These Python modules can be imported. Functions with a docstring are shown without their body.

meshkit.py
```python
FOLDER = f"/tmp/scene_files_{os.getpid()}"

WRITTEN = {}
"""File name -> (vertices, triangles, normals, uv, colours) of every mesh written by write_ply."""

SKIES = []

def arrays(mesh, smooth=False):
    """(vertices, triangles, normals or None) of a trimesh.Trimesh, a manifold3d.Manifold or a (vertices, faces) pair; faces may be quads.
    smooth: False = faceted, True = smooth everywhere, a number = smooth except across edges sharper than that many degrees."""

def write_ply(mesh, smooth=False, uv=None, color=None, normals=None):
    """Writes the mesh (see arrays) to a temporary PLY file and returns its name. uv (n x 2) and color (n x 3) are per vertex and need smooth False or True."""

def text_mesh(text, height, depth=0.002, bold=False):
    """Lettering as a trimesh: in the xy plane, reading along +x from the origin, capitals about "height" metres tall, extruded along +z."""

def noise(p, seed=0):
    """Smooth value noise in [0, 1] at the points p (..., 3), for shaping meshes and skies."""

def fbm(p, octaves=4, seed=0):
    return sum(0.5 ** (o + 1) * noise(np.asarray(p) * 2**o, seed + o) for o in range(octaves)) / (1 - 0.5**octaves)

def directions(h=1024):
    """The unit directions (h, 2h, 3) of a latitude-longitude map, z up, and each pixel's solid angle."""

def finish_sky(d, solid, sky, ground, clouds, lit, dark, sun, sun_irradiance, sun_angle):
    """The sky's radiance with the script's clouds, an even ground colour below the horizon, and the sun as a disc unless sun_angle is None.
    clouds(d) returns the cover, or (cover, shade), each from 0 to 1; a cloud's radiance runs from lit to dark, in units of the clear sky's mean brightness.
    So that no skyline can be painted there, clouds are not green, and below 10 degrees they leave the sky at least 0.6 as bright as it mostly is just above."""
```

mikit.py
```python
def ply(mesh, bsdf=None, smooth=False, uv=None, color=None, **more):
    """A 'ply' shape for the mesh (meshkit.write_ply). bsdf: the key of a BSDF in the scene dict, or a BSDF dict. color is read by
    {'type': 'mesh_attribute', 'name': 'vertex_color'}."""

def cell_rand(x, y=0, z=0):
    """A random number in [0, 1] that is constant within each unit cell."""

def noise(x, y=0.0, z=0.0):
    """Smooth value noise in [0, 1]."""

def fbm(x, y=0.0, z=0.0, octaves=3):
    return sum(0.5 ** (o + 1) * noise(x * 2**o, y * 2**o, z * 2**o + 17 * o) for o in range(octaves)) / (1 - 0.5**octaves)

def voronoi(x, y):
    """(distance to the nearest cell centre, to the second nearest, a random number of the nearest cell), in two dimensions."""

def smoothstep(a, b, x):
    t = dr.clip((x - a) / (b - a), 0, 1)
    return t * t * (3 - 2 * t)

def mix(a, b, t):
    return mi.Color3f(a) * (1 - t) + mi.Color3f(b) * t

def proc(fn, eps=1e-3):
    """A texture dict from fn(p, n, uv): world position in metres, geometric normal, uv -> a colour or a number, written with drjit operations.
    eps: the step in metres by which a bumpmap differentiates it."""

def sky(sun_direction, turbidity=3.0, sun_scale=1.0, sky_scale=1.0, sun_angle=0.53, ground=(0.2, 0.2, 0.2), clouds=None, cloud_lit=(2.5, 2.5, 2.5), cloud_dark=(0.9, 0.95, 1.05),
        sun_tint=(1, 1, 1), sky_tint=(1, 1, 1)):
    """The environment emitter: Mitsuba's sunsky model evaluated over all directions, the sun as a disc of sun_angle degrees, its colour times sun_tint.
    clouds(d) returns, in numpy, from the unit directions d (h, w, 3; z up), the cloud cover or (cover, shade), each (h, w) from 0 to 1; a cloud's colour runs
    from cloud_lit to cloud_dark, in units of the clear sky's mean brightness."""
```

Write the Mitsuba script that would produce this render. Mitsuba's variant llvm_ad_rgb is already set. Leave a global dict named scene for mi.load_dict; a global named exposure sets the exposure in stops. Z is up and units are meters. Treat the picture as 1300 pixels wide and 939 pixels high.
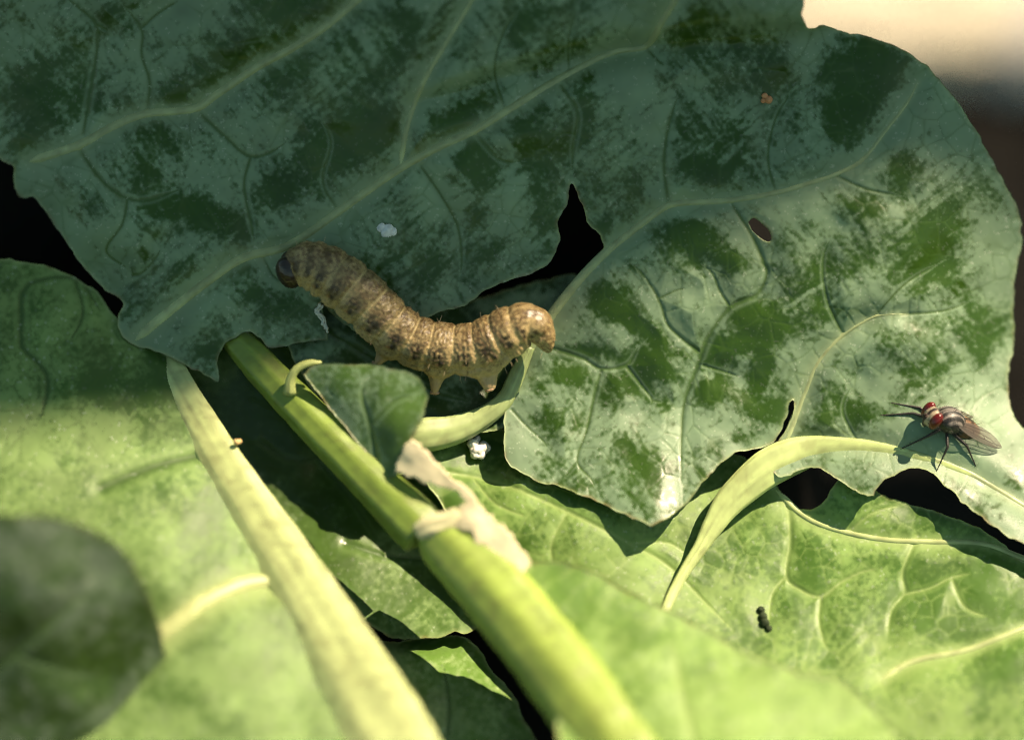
import math, random
import numpy as np, trimesh, shapely, mitsuba as mi, drjit as dr, mikit, meshkit
from mitsuba import ScalarTransform4f as T
from scipy.spatial import Delaunay, cKDTree
from scipy.interpolate import RBFInterpolator
from shapely.geometry import Polygon

random.seed(7); np.random.seed(7)
scene, labels = {}, {}

# ------------------------------------------------------------------ camera, sky, exposure
MM = 0.001
DIST = 450.0                                       # camera to the pile, millimetres
PITCH = math.radians(45)
X = np.array([1.0, 0, 0])
U = np.array([0, math.sin(PITCH), math.cos(PITCH)])        # up the slope of the leaf pile
N = np.array([0, -math.cos(PITCH), math.sin(PITCH)])       # out of the slope
O = np.array([0, 0, 75.0])                         # middle of the pile, 75 mm above the soil
eye = (O + DIST * N) * MM
scene['camera'] = {'type': 'thinlens', 'fov': 2 * math.degrees(math.atan(65.0 / DIST)), 'fov_axis': 'x',
                   'aperture_radius': 0.015, 'focus_distance': (DIST - 1.0) * MM, 'near_clip': 0.01, 'far_clip': 200.0,
                   'to_world': T().look_at(origin=list(eye), target=list(O * MM), up=[0, 0, 1])}
SUN = np.array([0.55, 0.20, 0.81]); SUN = SUN / np.linalg.norm(SUN)
scene['sky'] = mikit.sky(SUN, turbidity=3, sky_tint=(.74, .69, .41), sun_tint=(1.03, 1.0, .92))
exposure = 2.8

# ------------------------------------------------------------------ helpers
def mmxy(p):
    """Traced points (tenths of a millimetre on the slope, from its upper left corner) to millimetres from its middle."""
    p = np.atleast_2d(np.asarray(p, float))
    q = np.stack([(p[:, 0] - 650) / 10, (469.5 - p[:, 1]) / 10], 1)
    return q

def at(x, y, h):
    """World millimetres of the point seen over (x, y) of the slope and h millimetres out of it."""
    x, y, h = np.broadcast_arrays(np.asarray(x, float), y, h)
    k = 1 - h / DIST
    return O + (x * k)[..., None] * X + (y * k)[..., None] * U + h[..., None] * N

def sstep(a, b, x):
    t = np.clip((x - a) / (b - a), 0, 1)
    return t * t * (3 - 2 * t)

def fb(x, y, s, oct=3, seed=0, z=0.0):
    return meshkit.fbm(np.stack([x / s + 50, y / s + 50, np.full_like(x, z)], -1), oct, seed)

def spline(P, step):
    """Catmull-Rom through the rows of P (first two or three columns set the spacing), extra columns ride along."""
    P = np.asarray(P, float)
    if len(P) < 2: return P
    Q = np.vstack([2 * P[0] - P[1], P, 2 * P[-1] - P[-2]])
    out = []
    for i in range(len(P) - 1):
        a, b, c, d = Q[i:i + 4]
        n = max(1, int(np.linalg.norm((c - b)[:2]) / step))
        t = (np.arange(n) / n)[:, None]
        out.append(0.5 * (2 * b + (c - a) * t + (2 * a - 5 * b + 4 * c - d) * t**2 + (3 * b - a - 3 * c + d) * t**3))
    out.append(P[-1:])
    return np.vstack(out)

def put(key, mesh, bsdf, smooth=True, **kw):
    base, k = key, 0
    while key in scene:
        k += 1; key = f'{base}_{k:03d}'
    scene[key] = mikit.ply(mesh, bsdf, smooth, **kw)
    return key

def tag(key, label, category, group=None):
    labels[key] = {'label': label, 'category': category}
    if group: labels[key]['group'] = group

def tube_mesh(C, R, sides=18, flat=1.0, up=None, caps=True):
    """Tapered tube through the world points C with radii R; flat squashes it along up."""
    C = np.asarray(C, float); R = np.asarray(R, float)
    t = np.gradient(C, axis=0); t /= np.linalg.norm(t, axis=1, keepdims=True)
    ref = N if up is None else np.asarray(up, float)
    a = np.cross(t, ref); a /= np.linalg.norm(a, axis=1, keepdims=True) + 1e-9
    b = np.cross(a, t)
    ang = np.arange(sides) * 2 * np.pi / sides
    V = C[:, None] + R[:, None, None] * (np.cos(ang)[None, :, None] * a[:, None] + flat * np.sin(ang)[None, :, None] * b[:, None])
    n = len(C)
    i, j = np.meshgrid(np.arange(n - 1), np.arange(sides), indexing='ij')
    q = np.stack([i * sides + j, i * sides + (j + 1) % sides, (i + 1) * sides + (j + 1) % sides, (i + 1) * sides + j], -1).reshape(-1, 4)
    F = np.vstack([q[:, [0, 1, 2]], q[:, [0, 2, 3]]])
    V = V.reshape(-1, 3)
    if caps:
        V = np.vstack([V, C[0], C[-1]])
        k = np.arange(sides); k1 = (k + 1) % sides
        F = np.vstack([F, np.stack([k1, k, k * 0 + n * sides], 1), np.stack([(n - 1) * sides + k, (n - 1) * sides + k1, k * 0 + n * sides + 1], 1)])
    return V, F

def outward(V, F):
    m = trimesh.Trimesh(V, F, process=False)
    return (V, F[:, ::-1]) if m.volume < 0 else (V, F)

def ellipsoid(c, r, axes=None, sub=3):
    m = trimesh.creation.icosphere(subdivisions=sub)
    A = np.eye(3) if axes is None else np.asarray(axes, float)
    return (m.vertices * np.asarray(r)) @ A + np.asarray(c), m.faces

def join(parts):
    V, F, k = [], [], 0
    for v, f in parts:
        V.append(v); F.append(np.asarray(f) + k); k += len(v)
    return np.vstack(V), np.vstack(F)

# ------------------------------------------------------------------ materials
VC = {'type': 'mesh_attribute', 'name': 'vertex_color'}
def coloured(rough, spec=0.5, **kw):
    return {'type': 'twosided', 'bsdf': {'type': 'principled', 'base_color': VC, 'roughness': rough, 'specular': spec, **kw}}
scene['leaf_skin'] = coloured(mikit.proc(lambda p, n, uv: uv.x), 0.38)
scene['rib_skin'] = coloured(0.42, 0.45)
scene['dry_skin'] = coloured(0.75, 0.3)
scene['caterpillar_skin'] = coloured(0.4, 0.5)
scene['fly_skin'] = coloured(0.45, 0.5)
scene['head_skin'] = coloured(0.22, 0.6)
scene['crumb_skin'] = coloured(0.85, 0.3)
scene['wing_skin'] = {'type': 'blendbsdf', 'weight': 0.62, 'a': {'type': 'thindielectric', 'int_ior': 1.3},
                      'b': {'type': 'twosided', 'bsdf': {'type': 'principled', 'base_color': {'type': 'rgb', 'value': [0.09, 0.07, 0.055]}, 'roughness': 0.3}}}
def soil_tone(p, n, uv):
    t = mikit.fbm(p.x * 60, p.y * 60, p.z * 60, 4) * .6 + mikit.fbm(p.x * 400, p.y * 400, p.z * 400, 2) * .4
    return mikit.mix((.003, .003, .0027), (.009, .008, .007), t)
scene['soil_skin'] = {'type': 'twosided', 'bsdf': {'type': 'principled', 'base_color': mikit.proc(soil_tone), 'roughness': .95, 'specular': .1}}
scene['stone_skin'] = coloured(0.9, 0.2)

# ------------------------------------------------------------------ leaves
def veins_cloud(veins):
    P, W, K = [], [], []
    for pts, w0, w1, kind in veins:
        q = spline(mmxy(pts), 0.12)
        t = np.linspace(0, 1, len(q))
        P.append(q); W.append(np.maximum((w0 + (w1 - w0) * t) / 10 * np.where(kind == 'rib', 1, 1 - sstep(.72, 1, t)), .03)); K.append(np.full(len(q), 1.0 if kind == 'rib' else 0.0))
    return np.vstack(P), np.concatenate(W), np.concatenate(K)

class Leaf:
    def __init__(self, name, outline, ctrl, veins=(), step=2.0, holes=(), dark=(0.026, 0.062, 0.006), bloom=(0.16, 0.235, 0.14),
                 vein_dark=(0.05, 0.095, 0.022), pale=(0.29, 0.34, 0.17), wax=0.5, quilt=0.6, blots=(), seed=0, relief=1.0, edge=0.5, thick=0.45,
                 rough=(0.3, 0.5), net=3.2, tweak=None, paint=None, streak=.15, jag=0.12, tubes=True):
        self.name, self.seed, self.quilt, self.relief, self.tweak = name, seed, quilt, relief, tweak
        c = np.asarray(ctrl, float)
        self.rbf = RBFInterpolator(mmxy(c[:, :2]), c[:, 2], kernel='thin_plate_spline', smoothing=0.5)
        self.veins = list(veins)
        self.cloud = veins_cloud(self.veins) if self.veins else None
        self.tree = cKDTree(self.cloud[0]) if self.veins else None
        minor = [v for v in self.veins if v[3] != 'rib']; major = [v for v in self.veins if v[3] == 'rib']
        self.minor = veins_cloud(minor) if minor else None; self.major = veins_cloud(major) if major else None
        rng = np.random.default_rng(100 + seed)
        def ring(o, amp):
            q = spline(np.vstack([mmxy(o), mmxy(o)[:1]]), step / 10)[:-1]
            n = meshkit.fbm(np.stack([q[:, 0] / 1.1, q[:, 1] / 1.1, q[:, 0] * 0 + seed], -1), 3, seed) - 0.5
            n2 = meshkit.fbm(np.stack([q[:, 0] / 1.1, q[:, 1] / 1.1, q[:, 0] * 0 + seed + 40], -1), 3, seed) - 0.5
            return q + np.stack([n, n2], 1) * amp * 4
        rings = [ring(outline, jag)] + [ring(h, jag * 0.5) for h in holes]
        poly = Polygon(rings[0], rings[1:])
        if not poly.is_valid: poly = poly.buffer(0)
        inner = poly.buffer(-0.06 * step)
        shapely.prepare(inner); shapely.prepare(poly)
        x0, y0, x1, y1 = poly.bounds; s = step / 10
        gx, gy = np.meshgrid(np.arange(x0, x1, s), np.arange(y0, y1, s * 0.866))
        gx = gx + (np.arange(gx.shape[0]) % 2)[:, None] * s / 2
        gx, gy = gx.ravel(), gy.ravel()
        gx = gx + rng.uniform(-.15, .15, len(gx)) * s; gy = gy + rng.uniform(-.15, .15, len(gy)) * s
        keep = shapely.contains_xy(inner, gx, gy)
        pts = np.vstack(rings + [np.stack([gx[keep], gy[keep]], 1)])
        tri = Delaunay(pts).simplices
        cen = pts[tri].mean(1)
        tri = tri[shapely.contains_xy(poly, cen[:, 0], cen[:, 1])]
        a, b, d = pts[tri[:, 0]], pts[tri[:, 1]], pts[tri[:, 2]]
        area = (b[:, 0] - a[:, 0]) * (d[:, 1] - a[:, 1]) - (b[:, 1] - a[:, 1]) * (d[:, 0] - a[:, 0])
        tri[area < 0] = tri[area < 0][:, ::-1]
        tri = tri[np.abs(area) > 1e-7]
        x, y = pts[:, 0], pts[:, 1]
        rim_tree = cKDTree(np.vstack(rings))
        rim_d, _ = rim_tree.query(pts)
        h = self.height(x, y, full=True)
        # fine net of veinlets
        warp0 = 1.6 * (fb(x, y, 3, 2, seed + 5) - .5)
        sp = rng.uniform([x0 - 2, y0 - 2], [x1 + 2, y1 + 2], (int((x1 - x0 + 4) * (y1 - y0 + 4) / net ** 2 * 1.1), 2))
        dd, _ = cKDTree(sp).query(np.stack([x + warp0 * .4, y - warp0 * .4], 1), k=2)
        fine = np.exp(-((dd[:, 1] - dd[:, 0]) / 0.2) ** 2)[:, None] * (0.4 * sstep(.3, .6, fb(x, y, 6, 2, seed + 12)))[:, None]
        h = h - .11 * fine[:, 0]
        P = at(x, y, h)
        # --- colour of the skin: bluish wax bloom, rubbed off in patches; veins; pale cut margin
        warp = 1.6 * (fb(x, y, 5, 2, seed + 5) - .5)
        xr, yr = x * .80 + y * .6, y * .80 - x * .6
        pick = sstep(.46, .56, fb(x, y, 8, 2, seed + 64))
        bend = 1.2 * (fb(x, y, 4, 2, seed + 66) - .5)
        smear = fb(xr / 6, yr + bend, 0.7, 3, seed + 61) * pick + fb(yr / 5, xr + bend, 0.8, 3, seed + 63) * (1 - pick)
        w = fb(x + warp, y - warp, 7.5, 2, seed + 1) * 0.42 + fb(x + warp, y + warp, 2.2, 2, seed + 2) * 0.16 + fb(x, y, 0.5, 2, seed + 3) * 0.2 + smear * streak + .5 * (.40 - streak)
        w = w - 0.59 + (wax - 0.5) * 0.5
        for bx, by, ra, rb, ang, amt in blots:
            q = mmxy([[bx, by]])[0]
            ca, sa = math.cos(math.radians(ang)), math.sin(math.radians(ang))
            dx, dy = x - q[0], y - q[1]
            w = w - .6 * amt * np.exp(-(((dx * ca + dy * sa) / (ra / 10)) ** 2 + ((-dx * sa + dy * ca) / (rb / 10)) ** 2) ** 1.5)
        if self.major is not None:
            d, i = cKDTree(self.major[0]).query(pts)
            w = w + 0.13 * np.exp(-(d / 1.6) ** 2)
        wx = sstep(-0.13, 0.13, w + .16 * (fb(x, y, .38, 2, seed + 51) - .5))
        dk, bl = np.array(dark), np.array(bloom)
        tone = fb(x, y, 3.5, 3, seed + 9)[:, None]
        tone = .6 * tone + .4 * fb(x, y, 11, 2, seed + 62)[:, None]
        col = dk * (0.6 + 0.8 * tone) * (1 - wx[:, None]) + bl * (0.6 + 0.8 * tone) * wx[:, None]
        col = col * (1 - fine) + (np.array(vein_dark) * 1.1) * fine
        if self.minor is not None:
            d, i = cKDTree(self.minor[0]).query(pts)
            ww = self.minor[1][i]
            m = (np.exp(-(d / (ww * 0.85)) ** 2) * 0.95 * sstep(.03, .10, ww))[:, None]
            col = col * (1 - m) + np.array(vein_dark) * m
            m = (np.exp(-((d - ww * 1.7) / (ww * 0.8)) ** 2) * 0.42)[:, None]
            col = col * (1 - m) + bl * m
        if self.major is not None:
            d, i = cKDTree(self.major[0]).query(pts)
            ww = self.major[1][i]
            m = (np.exp(-(d / (ww * 1.5 + 0.15)) ** 2) * 0.75)[:, None]
            col = col * (1 - m) + (np.array(pale) * .45 + bl * .55) * m
        m = (np.exp(-(rim_d / 0.28) ** 2) * edge)[:, None]
        brown = sstep(.5, .72, fb(x, y, 1.4, 2, seed + 71))[:, None]
        col = col * (1 - m) + (np.array([0.30, 0.34, 0.16]) * (1 - brown) + np.array([.20, .13, .06]) * brown) * m
        if paint is not None: col = paint(x, y, col)
        sp = (fb(x, y, 0.33, 2, seed + 21) > 0.80)[:, None] * 0.45
        col = col * (1 - sp) + np.array([0.3, 0.33, 0.27]) * sp * (0.3 + wx[:, None] * .7) + col * sp * 0.4
        rgh = rough[0] + (rough[1] - rough[0]) * wx + 0.05 * (tone[:, 0] - .5)
        # --- margin: the sheet's cut edge turned down by its thickness
        V, F, Cc, R = [P], [tri], [col], [rgh]
        base, start = len(P), 0
        for r in rings:
            n = len(r); k = np.arange(n); k1 = (k + 1) % n
            low = P[start:start + n] - N * thick
            V.append(low); Cc.append(col[start:start + n] * 0.95); R.append(rgh[start:start + n])
            F.append(np.stack([start + k, base + k1, start + k1], 1)); F.append(np.stack([start + k, base + k, base + k1], 1))
            base += n; start += n
        V, F, Cc, R = np.vstack(V) * MM, np.vstack(F), np.clip(np.vstack(Cc), 0.002, 0.9), np.concatenate(R)
        put(name + '__blade', (V, F), 'leaf_skin', True, uv=np.stack([R, R], 1), color=Cc)
        if tubes:
            for pts_, w0, w1, kind in self.veins:
                if kind == 'rib':
                    self.rib(pts_, w0, w1, pale)

    def height(self, x, y, full=False):
        p = np.stack([x, y], 1)
        h = self.rbf(p)
        if self.tweak is not None: h = h + self.tweak(x, y)
        h = h + self.relief * (0.9 * (fb(x, y, 9, 2, self.seed + 30) - .5) + 0.35 * (fb(x, y, 3, 2, self.seed + 31) - .5))
        if self.tree is not None:
            d, i = self.tree.query(p)
            h = h + self.quilt * (1 - np.exp(-(d / 2.2) ** 2)) - self.quilt * .7
        if self.major is not None:
            d, i = cKDTree(self.major[0]).query(p)
            h = h - .45 * np.exp(-(d / 1.5) ** 2)
        if full:
            if self.minor is not None:
                d, i = cKDTree(self.minor[0]).query(p)
                w = self.minor[1][i]
                h = h - 0.65 * w * np.exp(-(d / (w * 1.1)) ** 2)
            h = h + 0.05 * (fb(x, y, 0.7, 2, self.seed + 33) - .5)
        return h

    def rib(self, pts, w0, w1, pale, part='vein', sink=0.5, rise=0.0):
        q = spline(mmxy(pts), 0.5)
        t = np.linspace(0, 1, len(q))
        r = (w0 + (w1 - w0) * t) / 10
        r = r * np.minimum(1, 0.12 + 2.2 * np.minimum(t * 2, 1 - t) * len(q) / 14)
        h = self.height(q[:, 0], q[:, 1]) - (sink if self.seed != 1 or q[0, 1] > -5 else .78) * r + rise
        V, F = outward(*tube_mesh(at(q[:, 0], q[:, 1], h), r, 16, 0.9))
        n = meshkit.fbm(V / [1.2, 1.2, 1.2], 3, self.seed + 4)[:, None]
        ax = np.repeat(np.arange(len(q)), 16); ax = np.append(ax, [0, len(q) - 1])
        col = np.array(pale) * (0.55 + 0.75 * n) * (1 + 0.25 * (t[ax][:, None] < .1))
        return put(self.name + '__' + part, (V * MM, F), 'rib_skin', True, color=np.clip(col, 0.01, .9))

    def normal(self, px, py):
        q = mmxy([[px, py]])[0]
        e = 1.2
        f = lambda a, b: at(a, b, self.height(np.array([a]), np.array([b]))[0])
        u = f(q[0] + e, q[1]) - f(q[0] - e, q[1]); v = f(q[0], q[1] + e) - f(q[0], q[1] - e)
        n = np.cross(u, v); return n / np.linalg.norm(n), f(*q)

# ---- the big bluish leaf (upper half of the picture and the right)
BIG = [(-120, -120), (700, -120), (1026, -120), (1022, -10), (1019, 20), (1026, 36), (1044, 33), (1078, 42), (1120, 52), (1160, 72), (1190, 98), (1215, 127),
       (1236, 160), (1256, 195), (1278, 235), (1292, 262), (1298, 300), (1290, 350), (1287, 400), (1288, 440), (1280, 480), (1287, 525), (1310, 550), (1360, 600), (1370, 730),
       (1300, 690), (1277, 679), (1242, 654), (1208, 623), (1185, 601), (1162, 594), (1135, 602), (1113, 619), (1108, 629), (1085, 623), (1065, 610), (1038, 593), (1015, 596), (992, 606),
       (975, 590), (978, 572), (1000, 543), (1008, 512), (1003, 511), (995, 540), (977, 564), (950, 571), (931, 577), (908, 596), (885, 623), (865, 646), (831, 666), (808, 658), (769, 642), (715, 619), (677, 608),
       (650, 592), (641, 577), (641, 545), (642, 519), (652, 500), (662, 474), (677, 440), (698, 401), (729, 359), (762, 324), (763, 301), (747, 284), (740, 261), (733, 245), (725, 233),
       (719, 261), (709, 282), (710, 305), (701, 329), (682, 345), (658, 352), (630, 362), (607, 376), (583, 392), (562, 394), (545, 402), (505, 420), (465, 425), (432, 408), (408, 386), (416, 428),
       (404, 432), (375, 436), (345, 441), (330, 430), (315, 421), (297, 428), (283, 442), (276, 463), (277, 485), (262, 477), (245, 468), (214, 451), (172, 438), (155, 425), (150, 402), (156, 384),
       (128, 363), (101, 331), (75, 294), (53, 262), (40, 249), (24, 249), (17, 232), (17, 212), (8, 206), (-10, 190), (-120, 60)]
BIG_CTRL = [(-100, -100, 4), (100, 0, 3.0), (30, 100, -1.5), (150, 120, .5), (20, 220, -4), (75, 230, -1), (60, 280, -4.5), (110, 300, -.5), (130, 345, -2.5), (155, 378, -2.5), (200, 330, .4), (160, 420, -1.5), (280, 380, 1), (270, 460, -.5), (370, 400, .2),
            (250, 180, .8), (300, 60, 4), (420, 330, .5), (450, 400, -1), (480, 250, 2.5), (500, 120, 6), (560, 350, .8), (650, 330, .8), (620, 200, 4), (700, 40, 7), (720, 250, 1.5), (600, -50, 9),
            (740, 110, 5), (800, 160, 3.5), (770, 270, .3), (860, 100, 3.5), (900, 20, 8.5), (1000, 20, 9), (1000, -90, 10), (950, 90, 3.2), (850, 220, 2.2), (1040, 70, 3.5), (1100, 80, 4), (1000, 200, 3), (1100, 180, 4), (1180, 120, 2), (1230, 250, 0), (1280, 300, -4), (1150, 280, 3.5), (1270, 420, -6),
            (700, 430, 0), (660, 500, 0), (650, 580, 1.8), (760, 480, .6), (740, 620, 4.2), (830, 655, 6.6), (850, 380, 1.8), (870, 520, 1.2), (870, 600, 4.0), (780, 560, 2.2), (950, 350, 2.4), (940, 560, 1.4), (950, 480, 1.0),
            (1030, 420, 1.6), (1000, 540, .6), (1100, 400, 1.6), (1180, 440, .3), (1100, 500, .3), (1010, 590, 1.2), (1080, 600, 2.2), (1110, 622, 3.0), (1180, 560, 1.2), (1230, 480, -3), (1240, 560, .3), (1270, 530, -3.5), (1210, 610, 2.4), (1300, 660, 3.5), (1360, 700, 4)]
BIG_VEINS = [
    ([(38, 205), (100, 185), (142, 162), (185, 145), (246, 138), (277, 119), (327, 85), (369, 62), (412, 35), (454, 0), (500, -40)], 7, 6, 'rib'),
    ([(172, 432), (215, 396), (265, 356), (310, 327), (352, 317), (378, 305), (450, 254), (508, 214), (550, 190), (604, 165), (665, 128), (719, 96), (777, 66), (819, 58), (840, 28), (860, -5), (880, -50)], 8, 4.5, 'rib'),
    ([(508, 212), (517, 160), (528, 125), (545, 90), (570, 48), (590, 15), (610, -20)], 4, 3.5, 'rib'),
    ([(650, 482), (668, 450), (692, 412), (732, 360), (766, 324), (800, 296), (835, 269), (860, 258), (920, 255), (985, 245), (1030, 232), (1060, 222), (1095, 203), (1125, 165), (1152, 130), (1165, 105)], 8, 1.8, 'rib'),
    ([(996, 566), (1010, 530), (1025, 490), (1040, 457), (1070, 425), (1110, 402), (1150, 398)], 7, 1.5, 'rib'),
    ([(965, 586), (995, 566), (1040, 562), (1100, 565), (1160, 577), (1220, 597), (1270, 625), (1330, 662)], 9, 4.5, 'rib'),
    ([(1145, 399), (1200, 394), (1240, 378)], 2, 1.4, 'v'),
    ([(819, 58), (832, 74), (846, 86)], 3, 2, 'v'),
    ([(106, 169), (115, 115), (123, 65), (121, 31), (88, 0), (60, -30)], 3.2, 2.4, 'v'), ([(121, 31), (140, 41)], 2.4, 1.5, 'v'),
    ([(187, 142), (190, 105), (180, 70), (179, 37), (150, 0)], 3.2, 2.4, 'v'), ([(179, 37), (200, 18), (232, -2)], 2.5, 2, 'v'),
    ([(100, 188), (130, 230), (162, 252), (190, 253), (233, 240), (241, 248)], 4, 2, 'v'), ([(162, 252), (155, 285), (135, 318), (160, 340), (168, 352)], 3, 2, 'v'),
    ([(168, 350), (182, 345), (198, 327), (206, 312)], 2.4, 1.6, 'v'),
    ([(255, 145), (290, 178), (318, 199), (350, 190), (373, 170)], 3.4, 2, 'v'), ([(318, 199), (310, 235), (318, 280), (325, 316)], 3, 2.4, 'v'),
    ([(332, 322), (346, 348), (362, 362)], 2.4, 1.4, 'v'),
    ([(535, 212), (561, 250), (581, 288), (586, 330), (582, 362)], 3, 2, 'v'), ([(606, 172), (635, 203), (668, 205)], 2.6, 1.6, 'v'), ([(712, 108), (733, 145), (728, 190), (726, 230)], 3, 2, 'v'),
    ([(848, 257), (843, 205), (850, 155), (864, 112)], 3.6, 2.6, 'v'),
    ([(930, 260), (955, 300), (970, 335), (973, 350), (961, 373), (927, 390), (900, 427), (885, 465), (869, 511), (865, 561), (865, 615), (862, 648)], 3.2, 3.2, 'v'),
    ([(927, 390), (914, 370), (905, 348), (890, 335)], 2.4, 1.5, 'v'), ([(886, 446), (862, 427), (847, 411), (838, 385), (822, 356), (806, 338), (790, 330)], 2.8, 1.6, 'v'),
    ([(838, 378), (860, 368), (876, 366)], 1.8, 1.2, 'v'), ([(893, 464), (920, 472), (945, 480)], 1.8, 1.2, 'v'),
    ([(700, 442), (740, 455), (763, 468), (795, 463), (810, 442), (824, 428)], 2.8, 1.8, 'v'), ([(763, 470), (755, 500), (745, 545), (733, 585), (752, 610), (762, 636)], 2.8, 1.8, 'v'),
    ([(733, 585), (716, 607)], 2, 1.4, 'v'), ([(795, 464), (815, 490), (828, 508), (820, 522)], 2.2, 1.4, 'v'), ([(828, 508), (842, 510)], 1.6, 1, 'v'), ([(650, 520), (668, 540), (690, 560), (700, 575)], 2, 1.2, 'v'),
    ([(1060, 222), (1100, 240), (1150, 250)], 2.2, 1.5, 'v'), ([(985, 245), (975, 200), (985, 150), (1010, 110)], 2.4, 1.6, 'v'), ([(1070, 425), (1050, 380), (1045, 330), (1060, 290)], 2.2, 1.4, 'v'),
    ([(1110, 402), (1150, 360), (1200, 330)], 2, 1.4, 'v'), ([(640, 135), (628, 90), (640, 40), (670, 0)], 2.4, 1.6, 'v'), ([(430, 270), (410, 230), (420, 180), (400, 140)], 2.2, 1.4, 'v'), ([(1090, 565), (1070, 520), (1085, 480)], 2, 1.2, 'v'), ([(722, 92), (722, 50), (735, 0)], 2, 1.5, 'v')]
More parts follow.
